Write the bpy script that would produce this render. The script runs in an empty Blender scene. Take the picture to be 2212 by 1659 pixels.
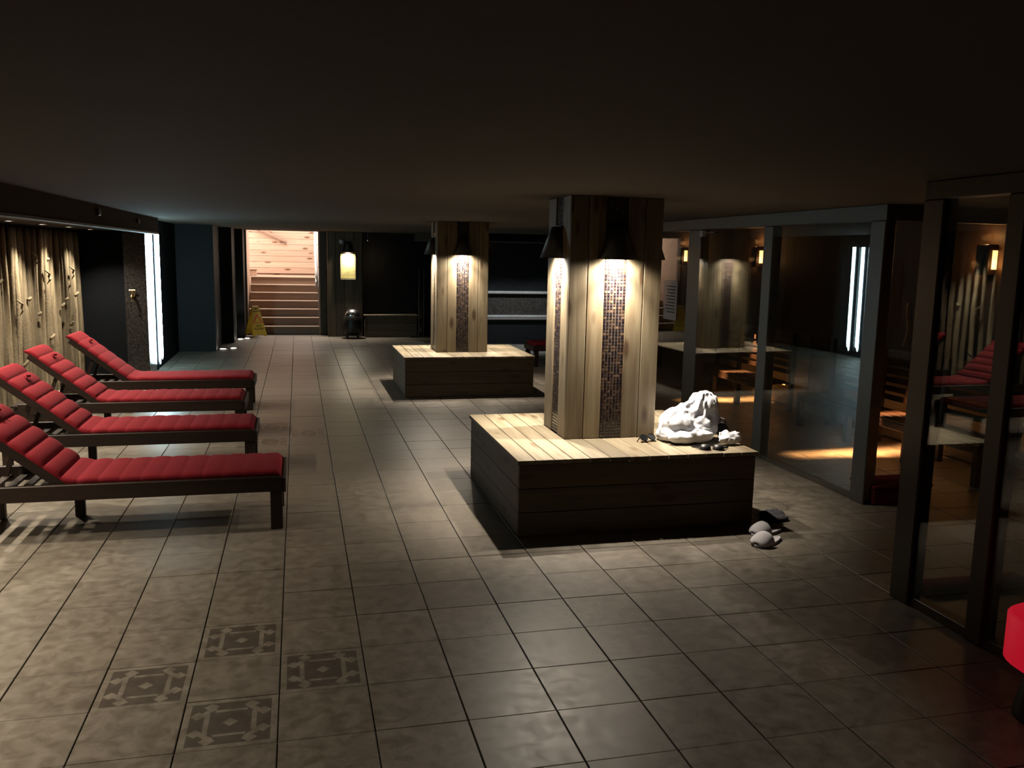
import bpy, bmesh, math, random
from mathutils import Vector, Matrix, noise
S = bpy.context.scene
COL = S.collection
rnd = random.Random(7)

# ------------------------------------------------------------------ camera, world, exposure
W, H, F = 2212, 1659, 1853.0
PIT, YAW, ROLL, CH = .1492, .2457, .0203, 1.75
fw = Vector((math.sin(YAW)*math.cos(PIT), math.cos(YAW)*math.cos(PIT), -math.sin(PIT)))
r0 = Vector((math.cos(YAW), -math.sin(YAW), 0)); u0 = r0.cross(fw)
RT = math.cos(ROLL)*r0 + math.sin(ROLL)*u0
UP = -math.sin(ROLL)*r0 + math.cos(ROLL)*u0
cam = bpy.data.cameras.new('camera'); co = bpy.data.objects.new('camera', cam); COL.objects.link(co)
M = Matrix((RT, UP, -fw)).transposed().to_4x4(); M.translation = (0, 0, CH)
co.matrix_world = M
cam.sensor_fit = 'HORIZONTAL'; cam.sensor_width = 36.0; cam.lens = 36.0*F/W
cam.clip_start = .05; cam.clip_end = 200
S.camera = co
wd = bpy.data.worlds.new('world'); S.world = wd; wd.use_nodes = True
wd.node_tree.nodes['Background'].inputs[0].default_value = (.5, .45, .4, 1)
wd.node_tree.nodes['Background'].inputs[1].default_value = .004
S.view_settings.view_transform = 'Standard'; S.view_settings.look = 'None'
S.view_settings.gamma = 1.0; S.view_settings.use_curve_mapping = False
S.view_settings.exposure = 0.86
S.cycles.use_denoising = True
S.cycles.max_bounces = 8; S.cycles.transparent_max_bounces = 24
S.cycles.sample_clamp_indirect = 3.0
S.cycles.caustics_reflective = False; S.cycles.caustics_refractive = False

WARM = (1.0, .88, .72)
def spot(loc, to, power, angle, blend, color=WARM, size=.03):
    l = bpy.data.lights.new('spot_light', 'SPOT'); l.energy = power; l.spot_size = math.radians(angle)
    l.spot_blend = blend; l.color = color; l.shadow_soft_size = size
    o = bpy.data.objects.new('spot_light', l); COL.objects.link(o); o.location = loc
    o.rotation_euler = (Vector(to)-Vector(loc)).to_track_quat('-Z', 'Y').to_euler(); return o
def area(loc, to, power, sx, sy, color=WARM, spread=180):
    l = bpy.data.lights.new('area_light', 'AREA'); l.energy = power; l.shape = 'RECTANGLE'
    l.size = sx; l.size_y = sy; l.color = color; l.spread = math.radians(spread)
    o = bpy.data.objects.new('area_light', l); COL.objects.link(o); o.location = loc
    o.rotation_euler = (Vector(to)-Vector(loc)).to_track_quat('-Z', 'Y').to_euler(); return o
def point(loc, power, color=WARM, size=.05):
    l = bpy.data.lights.new('point_light', 'POINT'); l.energy = power; l.color = color; l.shadow_soft_size = size
    o = bpy.data.objects.new('point_light', l); COL.objects.link(o); o.location = loc; return o

# stairwell lamps (above the landing and on the upper flight)
STAIR = (1.0, .86, .76)
area((-.3, 20.2, 3.7), (-.3, 20.6, 0), 92, 1.2, 1.6, STAIR)
area((-2.3, 21.2, 2.1), (0, 21.2, 1.5), 62, .8, 1.4, STAIR)
area((.0, 19.9, 2.75), (.5, 20.1, 1.6), 26, .3, .8, (1, .92, .8))
# spots in the soffit above the pole screen
for y in (2.35, 3.4, 4.45, 5.5, 6.55, 7.6, 8.65, 9.7, 10.75, 11.8):
    spot((-2.5, y, 1.95), (-2.25, y, 0), 112, 116, .8, (1.0, .85, .65), .025)
# cool lamps over the plunge pool
for x in (3.45, 4.15, 4.85):
    spot((x, 16.05, 1.98), (x, 16.3, 0), 34, 100, .6, (.85, .95, 1.0), .03)

# ------------------------------------------------------------------ node helpers
class NT:
    def __init__(s, name):
        s.m = bpy.data.materials.new(name); s.m.use_nodes = True; s.t = s.m.node_tree
        s.n = s.t.nodes; s.b = s.n['Principled BSDF']; s.out = s.n['Material Output']
    def new(s, ty, **kw):
        n = s.n.new(ty)
        for k, v in kw.items(): setattr(n, k, v)
        return n
    def put(s, sock, v):
        if hasattr(v, 'is_linked') or hasattr(v, 'links'): s.t.links.new(v, sock)
        else: sock.default_value = v
    def math(s, op, a, b=0.0, c=0.0, clamp=False):
        n = s.new('ShaderNodeMath', operation=op); n.use_clamp = clamp
        s.put(n.inputs[0], a); s.put(n.inputs[1], b); s.put(n.inputs[2], c); return n.outputs[0]
    def coord(s, which='Object'): return s.new('ShaderNodeTexCoord').outputs[which]
    def pos(s): return s.new('ShaderNodeNewGeometry').outputs['Position']
    def mapping(s, v, scale=(1, 1, 1), loc=None):
        n = s.new('ShaderNodeMapping'); s.put(n.inputs[0], v); n.inputs['Scale'].default_value = scale
        if loc is not None: s.put(n.inputs['Location'], loc)
        return n.outputs[0]
    def noise(s, v, scale=5, detail=4, rough=.55, dist=0):
        n = s.new('ShaderNodeTexNoise'); s.put(n.inputs['Vector'], v); n.inputs['Scale'].default_value = scale
        n.inputs['Detail'].default_value = detail; n.inputs['Roughness'].default_value = rough
        n.inputs['Distortion'].default_value = dist; return n.outputs[0]
    def voro(s, v, scale=5, rand=1.0):
        n = s.new('ShaderNodeTexVoronoi'); s.put(n.inputs['Vector'], v); n.inputs['Scale'].default_value = scale
        n.inputs['Randomness'].default_value = rand; return n.outputs['Distance']
    def ramp(s, f, stops):
        n = s.new('ShaderNodeValToRGB'); s.put(n.inputs[0], f); e = n.color_ramp.elements
        while len(e) < len(stops): e.new(.5)
        for i, (p, c) in enumerate(stops): e[i].position = p; e[i].color = (*c, 1)
        return n.outputs[0]
    def mix(s, f, a, b, mode='MIX'):
        n = s.new('ShaderNodeMix', data_type='RGBA', blend_type=mode)
        s.put(n.inputs[0], f)
        for i, v in ((6, a), (7, b)):
            s.put(n.inputs[i], (*v, 1) if isinstance(v, tuple) and len(v) == 3 else v)
        return n.outputs[2]
    def rand(s):
        a = s.new('ShaderNodeObjectInfo').outputs['Random']; b = s.new('ShaderNodeNewGeometry').outputs['Random Per Island']
        return s.math('FRACT', s.math('ADD', a, b))
    def bump(s, h, strength=.3, dist=.01):
        n = s.new('ShaderNodeBump'); n.inputs['Strength'].default_value = strength; n.inputs['Distance'].default_value = dist
        s.put(n.inputs['Height'], h); s.t.links.new(n.outputs[0], s.b.inputs['Normal'])
    def color(s, c, rough=.6, spec=.5, metal=0.0):
        s.put(s.b.inputs['Base Color'], (*c, 1) if isinstance(c, tuple) else c)
        s.put(s.b.inputs['Roughness'], rough); s.b.inputs['Specular IOR Level'].default_value = spec
        s.b.inputs['Metallic'].default_value = metal; return s.m

K = .55        # overall reflectance of the room's surfaces
def kk(c): return tuple(x*K for x in c)
def plain(name, c, rough=.6, spec=.5, metal=0.0, bump=0.0, bscale=60, var=.25):
    if not metal: c = kk(c)
    t = NT(name); n = t.noise(t.coord(), bscale, 3)
    lo = tuple(x*(1-var) for x in c); hi = tuple(min(1, x*(1+var)) for x in c)
    t.color(t.ramp(n, [(.3, lo), (.7, hi)]), rough, spec, metal)
    if bump: t.bump(n, bump, .004)
    return t.m
def glow(name, c, strength):
    t = NT(name); t.color((.8, .8, .8), .5)
    t.b.inputs['Emission Color'].default_value = (*c, 1); t.b.inputs['Emission Strength'].default_value = strength
    return t.m
def wood(name, light, dark, axis, knots=True, rough=.55, tone=.22, knotcol=(.09, .045, .02)):
    """grain along axis; every board gets its own offset and tone"""
    light, dark, knotcol = kk(light), kk(dark), kk(knotcol)
    t = NT(name); r = t.rand()
    off = t.new('ShaderNodeCombineXYZ')
    for i, k in enumerate((13.1, 7.7, 9.3)): t.put(off.inputs[i], t.math('MULTIPLY', r, k))
    sc = [9.0, 9.0, 9.0]; sc[axis] = .55
    v = t.mapping(t.coord(), tuple(sc), off.outputs[0])
    g1 = t.noise(v, 2.2, 5, .6, .6); g2 = t.noise(v, 9.0, 2, .5)
    base = t.ramp(g1, [(.30, dark), (.62, light)])
    base = t.mix(t.math('MULTIPLY', g2, .35), base, tuple(x*.6 for x in light))
    if knots:
        sk = [7.5, 7.5, 7.5]; sk[axis] = 2.6
        vk = t.mapping(t.coord(), tuple(sk), off.outputs[0])
        d = t.math('ADD', t.voro(vk, 1.0), t.math('MULTIPLY', t.math('SUBTRACT', t.noise(v, 6, 2), .5), .12))
        base = t.mix(t.ramp(d, [(.13, (.9, .9, .9)), (.25, (0, 0, 0))]), base, knotcol)
    tn = t.math('ADD', t.math('MULTIPLY', r, 2*tone), 1-tone)
    hsv = t.new('ShaderNodeHueSaturation'); t.put(hsv.inputs['Value'], tn); t.put(hsv.inputs['Color'], base)
    t.color(hsv.outputs[0], rough, .35); t.bump(g2, .15, .003); return t.m

MAT = {}
PL, PD = (.34, .275, .175), (.19, .13, .07)
for i, a in enumerate('xyz'):
    MAT['pine_'+a] = wood('pine_'+a, PL, PD, i)
    MAT['dark_wood_'+a] = wood('dark_wood_'+a, (.032, .015, .009), (.017, .008, .005), i, False, .5)
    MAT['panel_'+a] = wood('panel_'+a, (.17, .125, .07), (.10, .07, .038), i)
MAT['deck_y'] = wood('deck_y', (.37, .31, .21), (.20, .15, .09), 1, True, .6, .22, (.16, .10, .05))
MAT['stair_pine'] = wood('stair_pine', (.80, .55, .41), (.68, .43, .30), 0, True, .5, .10, (.22, .09, .04))
MAT['stair_tread'] = wood('stair_tread', (.50, .34, .245), (.42, .275, .19), 0, False, .5, .06)

# floor tile: worn beige stone
t = NT('floor_tile'); p = t.pos(); r = t.rand()
n1 = t.noise(p, 1.7, 5, .6); n2 = t.noise(p, 14, 5, .65, .5); n3 = t.noise(t.mapping(p, (3, 9, 3)), 3.2, 4)
c = t.ramp(n2, [(.36, kk((.175, .148, .114))), (.64, kk((.315, .28, .23)))])
c = t.mix(t.math('MULTIPLY', n3, .42), c, kk((.17, .143, .112)))
hs = t.new('ShaderNodeHueSaturation'); t.put(hs.inputs['Value'], t.math('ADD', t.math('MULTIPLY', r, .16), .92)); t.put(hs.inputs['Color'], c)
t.color(hs.outputs[0], t.math('ADD', t.math('MULTIPLY', n2, .30), .26), .45); t.bump(n2, .10, .004)
MAT['tile'] = t.m
# patterned tile: flat print computed from the tile's own coordinates
t = NT('patterned_tile'); s = t.new('ShaderNodeSeparateXYZ'); t.put(s.inputs[0], t.coord())
a = t.math('ABSOLUTE', t.math('DIVIDE', s.outputs[0], .172)); b = t.math('ABSOLUTE', t.math('DIVIDE', s.outputs[1], .172))
mx = t.math('MAXIMUM', a, b); mn = t.math('MINIMUM', a, b)
def lt(x, v): return t.math('LESS_THAN', x, v)
def dia(cx, cy, rad):
    return lt(t.math('ADD', t.math('ABSOLUTE', t.math('SUBTRACT', a, cx)), t.math('ABSOLUTE', t.math('SUBTRACT', b, cy))), rad)
inside = lt(mx, .86)
light = dia(.43, .70, .17)
for d in (dia(.70, .36, .17), dia(0, 0, .17), t.math('MULTIPLY', t.math('MULTIPLY', lt(t.math('ABSOLUTE', t.math('SUBTRACT', a, .50)), .055), lt(b, .42)), 1),
          t.math('MULTIPLY', lt(t.math('ABSOLUTE', t.math('SUBTRACT', b, .50)), .045), lt(a, .34)),
          t.math('MULTIPLY', lt(t.math('ABSOLUTE', t.math('SUBTRACT', t.math('ADD', a, b), 1.0)), .09), lt(mx, .62))):
    light = t.math('MAXIMUM', light, d)
dark = t.math('MULTIPLY', inside, t.math('SUBTRACT', 1.0, light))
wear = t.noise(t.coord(), 22, 4); dark = t.math('MULTIPLY', dark, t.math('ADD', t.math('MULTIPLY', wear, .5), .55), clamp=True)
n2 = t.noise(t.pos(), 14, 5, .65)
c = t.ramp(n2, [(.36, kk((.175, .148, .114))), (.64, kk((.315, .28, .23)))])
t.color(t.mix(dark, c, kk((.075, .058, .046))), .4, .45)
MAT['pattern'] = t.m
MAT['grout'] = plain('grout', (.125, .105, .085), .8, .3)
MAT['grout_dark'] = plain('grout_dark', (.12, .11, .10), .8)
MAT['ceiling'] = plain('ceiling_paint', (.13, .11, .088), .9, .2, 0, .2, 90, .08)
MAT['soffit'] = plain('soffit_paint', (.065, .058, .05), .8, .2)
MAT['dark_wall'] = plain('dark_wall', (.018, .020, .022), .5, .25, 0, .1, 30)
MAT['dark_gloss'] = plain('dark_gloss', (.012, .014, .016), .2, .2)
MAT['pier_mosaic'] = plain('pier_mosaic', (.03, .029, .03), .25, .5, 0, .5, 38, .7)
MAT['matte_black'] = plain('matte_black', (.012, .014, .018), .95, .05)
MAT['slab_wall'] = plain('slab_wall', (.009, .010, .011), .6, .15)
MAT['black_wall'] = plain('black_wall', (.010, .010, .011), .4, .4)
MAT['lit_mosaic'] = plain('lit_mosaic', (.40, .37, .35), .25, .5, 0, .4, 70, .4)  # ledge mosaic, the lamplight on it put into a lighter colour
MAT['brown_wall'] = plain('brown_wall', (.022, .016, .011), .8, .2)
MAT['alu'] = plain('bronze_frame', (.062, .048, .032), .45, .5, .0, .0, 60, .1)
MAT['black'] = plain('black_metal', (.012, .011, .010), .45, .4)
MAT['steel'] = plain('steel', (.6, .6, .6), .25, .5, 1.0)
MAT['brass'] = plain('brass', (.75, .55, .25), .25, .5, 1.0)
MAT['white_plastic'] = plain('white_plastic', (.7, .7, .68), .5)
MAT['paper'] = plain('paper', (.75, .77, .80), .8)
MAT['lens'] = glow('lamp_lens', (1, .9, .72), 9)
MAT['floor_lens'] = glow('floor_lamp_lens', (1, .92, .75), 7)
MAT['led'] = glow('led_tube', (.60, .92, 1.0), 46)
MAT['orange_glow'] = glow('orange_lamp', (1.0, .36, .09), 3.2)
MAT['red_mat'] = plain('red_mat', (.16, .010, .016), .85, .2, 0, .3, 120)
MAT['yellow'] = plain('yellow_plastic', (.72, .47, .02), .45)
MAT['red_print'] = plain('red_print', (.75, .10, .02), .6)
MAT['black_print'] = plain('black_print', (.05, .04, .02), .6)
MAT['gold_picture'] = plain('gold_picture', (.62, .54, .22), .35, .6, .0, .2, 9, .25)
MAT['dark_cloth'] = plain('dark_cloth', (.085, .083, .10), .95, .2, 0, .4, 200)
t = NT('red_fabric'); n = t.noise(t.coord(), 160, 3); n2 = t.noise(t.coord(), 9, 3)
t.color(t.mix(t.math('MULTIPLY', n2, .5), t.ramp(n, [(.3, (.135, .006, .012)), (.7, (.185, .012, .018))]), (.11, .006, .011)), .92, .15); t.bump(n, .35, .003)
MAT['red'] = t.m
t = NT('terry_white'); n = t.noise(t.coord(), 220, 3)
t.color(t.ramp(n, [(.3, (.60, .61, .66)), (.7, (.70, .71, .76))]), .95, .1); t.bump(n, .5, .004); MAT['terry'] = t.m
MAT['slipper'] = plain('slipper_cloth', (.62, .60, .63), .95, .1, 0, .4, 200, .1)
t = NT('pole_bark'); r = t.rand(); v = t.mapping(t.coord(), (14, 14, 2.2)); n = t.noise(v, 2.0, 5, .6)
c = t.ramp(n, [(.30, kk((.25, .195, .12))), (.60, kk((.42, .35, .235)))])
hs = t.new('ShaderNodeHueSaturation'); t.put(hs.inputs['Value'], t.math('ADD', t.math('MULTIPLY', r, .8), .5)); t.put(hs.inputs['Color'], c)
t.color(hs.outputs[0], .75, .25); t.bump(t.noise(t.coord(), 40, 3), .5, .006); MAT['pole'] = t.m
t = NT('mosaic_glass'); at = t.new('ShaderNodeAttribute', attribute_name='tile_color'); t.color(at.outputs['Color'], .18, .6); MAT['mosaic'] = t.m
t = NT('small_mosaic'); v = t.coord()
vo = t.new('ShaderNodeTexVoronoi'); t.put(vo.inputs['Vector'], v); vo.inputs['Scale'].default_value = 40; vo.inputs['Randomness'].default_value = 0
t.color(t.ramp(t.math('MULTIPLY', vo.outputs['Color'], 1.0), [(0, (.022, .019, .016)), (.5, (.036, .030, .026)), (1, (.055, .047, .041))]), .2, .6); MAT['small_mosaic'] = t.m
# window glass: thin pane, Schlick reflection over a lightly tinted transmission
t = NT('pane_glass'); lw = t.new('ShaderNodeLayerWeight'); lw.inputs[0].default_value = .5
f = t.math('ADD', t.math('MULTIPLY', t.math('POWER', lw.outputs['Facing'], 5.0), .95), .05)
tr = t.new('ShaderNodeBsdfTransparent'); tr.inputs[0].default_value = (.93, .95, .94, 1)
gl = t.new('ShaderNodeBsdfGlossy'); gl.inputs['Roughness'].default_value = 0.0
mx_ = t.new('ShaderNodeMixShader'); t.put(mx_.inputs[0], f); t.t.links.new(tr.outputs[0], mx_.inputs[1]); t.t.links.new(gl.outputs[0], mx_.inputs[2])
t.t.links.new(mx_.outputs[0], t.out.inputs[0]); MAT['glass'] = t.m

# ------------------------------------------------------------------ mesh helpers
class MB:
    def __init__(s): s.v = []; s.f = []; s.smooth = False
    def add(s, vs, fs):
        o = len(s.v); s.v += [tuple(v) for v in vs]; s.f += [tuple(i+o for i in f) for f in fs]; return s
    def box(s, x0, x1, y0, y1, z0, z1):
        v = [(x0, y0, z0), (x1, y0, z0), (x1, y1, z0), (x0, y1, z0), (x0, y0, z1), (x1, y0, z1), (x1, y1, z1), (x0, y1, z1)]
        return s.add(v, [(3, 2, 1, 0), (4, 5, 6, 7), (0, 1, 5, 4), (1, 2, 6, 5), (2, 3, 7, 6), (3, 0, 4, 7)])
    def cbox(s, x0, x1, y0, y1, z0, z1, c=.004):
        """box with every edge chamfered: 44 triangles"""
        lo, hi = (x0, y0, z0), (x1, y1, z1); V = []; idx = {}
        for sx in (0, 1):
            for sy in (0, 1):
                for sz in (0, 1):
                    sg = (sx, sy, sz)
                    for ax in range(3):
                        p = [0, 0, 0]
                        for k in range(3):
                            e = hi[k] if sg[k] else lo[k]
                            p[k] = e if k == ax else e + (-c if sg[k] else c)
                        idx[(sg, ax)] = len(V); V.append(tuple(p))
        Fc = []
        cen = Vector(((x0+x1)/2, (y0+y1)/2, (z0+z1)/2))
        def face(ids):
            n = (Vector(V[ids[1]])-Vector(V[ids[0]])).cross(Vector(V[ids[2]])-Vector(V[ids[0]]))
            m = sum((Vector(V[i]) for i in ids), Vector())/len(ids) - cen
            Fc.append(tuple(ids) if n.dot(m) > 0 else tuple(reversed(ids)))
        for ax in range(3):
            u, w = [k for k in range(3) if k != ax]
            for sgn in (0, 1):
                q = []
                for (a_, b_) in ((0, 0), (1, 0), (1, 1), (0, 1)):
                    g = [0, 0, 0]; g[ax] = sgn; g[u] = a_; g[w] = b_; q.append(idx[(tuple(g), ax)])
                face(q)
            for a_ in (0, 1):
                for b_ in (0, 1):
                    g0 = [0, 0, 0]; g1 = [0, 0, 0]; g0[ax] = 0; g1[ax] = 1
                    for g in (g0, g1): g[u] = a_; g[w] = b_
                    face([idx[(tuple(g0), u)], idx[(tuple(g1), u)], idx[(tuple(g1), w)], idx[(tuple(g0), w)]])
        for sx in (0, 1):
            for sy in (0, 1):
                for sz in (0, 1): face([idx[((sx, sy, sz), k)] for k in range(3)])
        return s.add(V, Fc)
    def bar(s, p, q, w, d, up=(0, 0, 1)):
        p, q = Vector(p), Vector(q); t = (q-p).normalized(); a = t.cross(Vector(up))
        a = a.normalized() if a.length > 1e-6 else Vector((1, 0, 0)); b = a.cross(t)
        V = []
        for c in (p, q):
            for i, j in ((-1, -1), (1, -1), (1, 1), (-1, 1)): V.append(c+a*i*w/2+b*j*d/2)
        return s.add(V, [(3, 2, 1, 0), (4, 5, 6, 7), (0, 1, 5, 4), (1, 2, 6, 5), (2, 3, 7, 6), (3, 0, 4, 7)])
    def tube(s, pts, rad, n=8, cap=True):
        pts = [Vector(p) for p in pts]; rad = rad if isinstance(rad, (list, tuple)) else [rad]*len(pts); o = []
        ref = Vector((0, 0, 1))
        for i, p in enumerate(pts):
            t = (pts[min(i+1, len(pts)-1)]-pts[max(i-1, 0)]).normalized()
            a = t.cross(ref if abs(t.dot(ref)) < .95 else Vector((0, 1, 0))).normalized(); b = a.cross(t)
            o += [p+(a*math.cos(2*math.pi*k/n)+b*math.sin(2*math.pi*k/n))*rad[i] for k in range(n)]
        fs = []
        for i in range(len(pts)-1):
            for k in range(n):
                k2 = (k+1) % n; fs.append((i*n+k, i*n+k2, (i+1)*n+k2, (i+1)*n+k))
        if cap: fs += [tuple(reversed(range(n))), tuple(range((len(pts)-1)*n, len(pts)*n))]
        return s.add(o, fs)
    def lathe(s, prof, n=24, cx=0, cy=0, a0=0.0, a1=2*math.pi):
        full = abs(a1-a0-2*math.pi) < 1e-6; m = n if full else n+1; o = []
        for (r, z) in prof:
            for k in range(m):
                a = a0+(a1-a0)*k/n; o.append((cx+r*math.cos(a), cy+r*math.sin(a), z))
        fs = []
        for i in range(len(prof)-1):
            for k in range(n):
                k2 = (k+1) % m; fs.append((i*m+k, i*m+k2, (i+1)*m+k2, (i+1)*m+k))
        return s.add(o, fs)
    def mesh(s, name, mat, smooth=False):
        me = bpy.data.meshes.new(name); me.from_pydata(s.v, [], s.f); me.materials.append(MAT[mat] if isinstance(mat, str) else mat)
        if smooth: me.polygons.foreach_set('use_smooth', [True]*len(me.polygons))
        me.update(); return me
    def build(s, name, mat, parent=None, smooth=False, fix=False):
        me = s.mesh(name, mat, smooth)
        if fix:
            b = bmesh.new(); b.from_mesh(me); bmesh.ops.recalc_face_normals(b, faces=b.faces); b.to_mesh(me); b.free()
        return link(name, me, parent)
def link(name, me, parent=None, loc=(0, 0, 0), rot=(0, 0, 0)):
    o = bpy.data.objects.new(name, me); COL.objects.link(o); o.location = loc; o.rotation_euler = rot
    if parent is not None: o.parent = parent
    return o
def tag(o, label=None, cat=None, group=None, kind=None):
    for k, v in (('label', label), ('category', cat), ('group', group), ('kind', kind)):
        if v: o[k] = v
    return o
def thing(name, label, cat, loc=(0, 0, 0), rz=0.0, group=None):
    o = bpy.data.objects.new(name, None); COL.objects.link(o); o.location = loc; o.rotation_euler = (0, 0, rz)
    o.empty_display_size = .05
    return tag(o, label, cat, group)
def struct(name, mb, mat, parent=None):
    o = mb.build(name, mat, parent); tag(o, kind='structure'); return o
def copy_tree(o, label=None, loc=None, rz=None):
    c = o.copy(); COL.objects.link(c)
    if label: c['label'] = label
    if loc is not None: c.location = loc
    if rz is not None: c.rotation_euler.z = rz
    for ch in list(o.children):
        d = ch.copy(); COL.objects.link(d); d.parent = c
        for g in list(ch.children):
            e = g.copy(); COL.objects.link(e); e.parent = d
    return c
def B(*a): return MB().box(*a)
def CB(*a): return MB().cbox(*a)

ZC = 2.153          # ceiling
# ------------------------------------------------------------------ floor
floor = struct('floor', B(-3.2, 8.0, -2.0, 22.5, -.20, -.006), 'grout')
T = .350; X0 = -.798; Y0 = 3.325
def inview(x, y):
    d = Vector((x, y, -CH)); z = d.dot(fw)
    if z < .3: return None
    u, v = W/2+F*d.dot(RT)/z, H/2-F*d.dot(UP)/z
    return z if -60 < u < W+60 and v < H+90 else None
patt = {(-.623, 3.5), (-.273, 3.85), (-.273, 3.15), (.077, 3.5), (-.623, 8.4), (-.273, 8.75), (-.273, 8.05), (.077, 8.4)}
cells = []
for i in range(-8, 26):
    for j in range(-6, 46):
        x, y = X0+(i+.5)*T, Y0+(j+.5)*T
        if y > 18.5 or y < 1.0 or x < -2.85 or (x > 4.0 and not (2.5 < y < 16.3)): continue
        if x > 7.4: continue
        cells.append((x, y))
g = .003; gy = .0018
tile_me = CB(-T/2+g, T/2-g, -T/2+gy, T/2-gy, -.012, 0, .0015).mesh('floor_tile', 'tile')
pat_me = CB(-T/2+g, T/2-g, -T/2+gy, T/2-gy, -.012, 0, .0015).mesh('patterned_tile', 'pattern')
ranked = sorted([(inview(x, y), x, y) for x, y in cells if inview(x, y)])
ranked = [q for q in ranked if q[2] < 10.6 and q[1] < 4.1]
single = {(q[1], q[2]) for q in ranked[:292]}
rest = MB()
for (x, y) in cells:
    isp = any(abs(x-a)+abs(y-b) < .02 for a, b in patt)
    dz = rnd.uniform(-.0012, .0008)
    if isp:
        o = link('patterned_tile', pat_me, floor, (x, y, dz)); o['label'] = 'beige tile printed with a dark geometric pattern'
    elif (x, y) in single: link('tile', tile_me, floor, (x, y, dz))
    else: rest.cbox(x-T/2+g, x+T/2-g, y-T/2+gy, y+T/2-gy, -.012, dz, .0015)
tag(rest.build('tiles_beyond', 'tile', floor), kind='stuff')

# ------------------------------------------------------------------ shell
struct('ceiling', B(-3.2, 8.0, -2.0, 18.69, ZC, ZC+.15), 'ceiling')
struct('wall_left', B(-3.05, -2.93, -2.0, 12.5, 0, ZC), 'brown_wall')
struct('wall_back', MB().box(1.34, 2.78, 18.35, 18.45, 0, ZC).box(2.78, 8.0, 17.6, 17.7, 0, ZC), 'dark_gloss')
struct('wall_right', B(7.4, 7.5, -2.0, 17.6, 0, ZC), 'brown_wall')
struct('wall_front', B(-3.2, 8.0, -2.0, -1.9, 0, ZC), 'brown_wall')
# soffit over the loungers
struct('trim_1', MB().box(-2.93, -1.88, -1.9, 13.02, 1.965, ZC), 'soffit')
struct('trim_2', CB(-1.97, -1.865, -1.9, 12.95, 1.935, 1.963, .004), 'dark_wood_y')
# end wall of the lounger niche, mosaic pier, recess behind the light bar
struct('wall_left.001', MB().box(-2.93, -2.24, 12.45, 12.6, 0, 1.965), 'matte_black')
struct('wall_left.002', MB().box(-2.24, -1.965, 12.40, 13.02, 0, 1.965), 'pier_mosaic')
struct('wall_left.004', MB().box(-2.24, -1.99, 13.02, 15.55, 0, ZC), 'matte_black')
struct('wall_left.003', MB().box(-2.24, -1.385, 15.55, 16.95, 0, ZC).box(-2.24, -1.185, 16.95, 17.95, 0, ZC).box(-2.24, -1.045, 17.95, 18.69, 0, ZC), 'slab_wall')

# stairwell
struct('wall_back.001', MB().box(-3.0, 1.2, 21.9, 22.0, -.006, 4.2), 'stair_pine')
struct('wall_back.002', MB().box(.46, .60, 18.69, 22.0, 0, 4.2), 'white_plastic')
struct('wall_back.003', MB().box(-1.2, -1.045, 18.69, 20.33, 0, 4.2).box(-3.0, -2.9, 20.3, 21.9, 0, 4.2).box(-3.0, -1.2, 20.3, 20.36, 0, 4.2), 'stair_pine')
struct('ceiling.001', B(-3.0, .6, 18.69, 22.0, 4.2, 4.3), 'white_plastic')
struct('wall_back.004', B(-1.2, .6, 18.69, 18.80, ZC+.0, 4.2), 'ceiling')
for k, z in enumerate((1.19, 1.33, 1.47, 1.61, 1.75, 1.89, 2.03, 2.17, 2.31, 2.45)):
    link('plank', CB(-2.9, .46, 21.87, 21.905, z+.002, z+.138, .003).mesh('plank', 'stair_pine'), bpy.data.objects['wall_back.001'])
door = struct('trim_3', CB(-1.055, -1.015, 18.60, 18.78, 0, ZC, .004), 'alu')
struct('trim_4', CB(.43, .465, 18.60, 18.78, 0, ZC, .004), 'stair_pine')
stairs = thing('staircase', 'brightly lit pine staircase rising through the opening in the back wall', 'stairs', (-.29, 18.69, 0))
for i in range(7):
    y = .27*i; z = .165*i
    d = .30 if i < 6 else 1.55
    CB(-.73, .73, y+.004, y+.03, z, z+.137, .002).build('riser', 'stair_tread', stairs)
    CB(-.73, .73, y-.02, y+d, z+.137, z+.167, .006).build('tread', 'stair_tread', stairs)
MB().box(-.73, .73, .03, 1.9, 0, .02).build('base', 'dark_wall', stairs)
hr = thing('handrail', 'thick white handrail looping down the right side of the stairs', 'handrail', (.40, 19.0, 0))
pts = [(0, 1.5, 2.35), (0, .75, 1.75), (0, .12, 1.30), (0, .02, 1.19), (0, .0, 1.08), (0, .06, 1.00), (0, .18, 1.02), (0, .75, 1.42), (0, 1.5, 2.0)]
MB().tube(pts, .028, 8).build('rail', 'white_plastic', hr, True)
for yy, zz in ((.4, 1.40), (1.1, 1.9)): MB().tube([(0, yy, zz), (.06, yy, zz)], .012, 6).build('bracket', 'steel', hr)
h2 = thing('handrail', 'pale sloping wooden rail high on the knotty pine landing wall', 'handrail', (-.6, 21.8, 0))
MB().bar((-.55, 0, 2.38), (.36, 0, 1.97), .04, .06).build('rail', 'stair_tread', h2)
for xx, zz in ((-.3, 2.24), (.33, 1.96)): MB().box(xx-.02, xx+.02, .0, .08, zz-.03, zz+.01).build('bracket', 'steel', h2)
pb = thing('wooden_box', 'small pine box on the left end of the stair landing', 'box', (-1.02, 20.9, 1.157))
CB(-.10, .10, -.10, .10, 0, .13, .006).build('body', 'stair_pine', pb); CB(-.11, .11, -.11, .11, .13, .15, .004).build('lid', 'stair_tread', pb)

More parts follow.
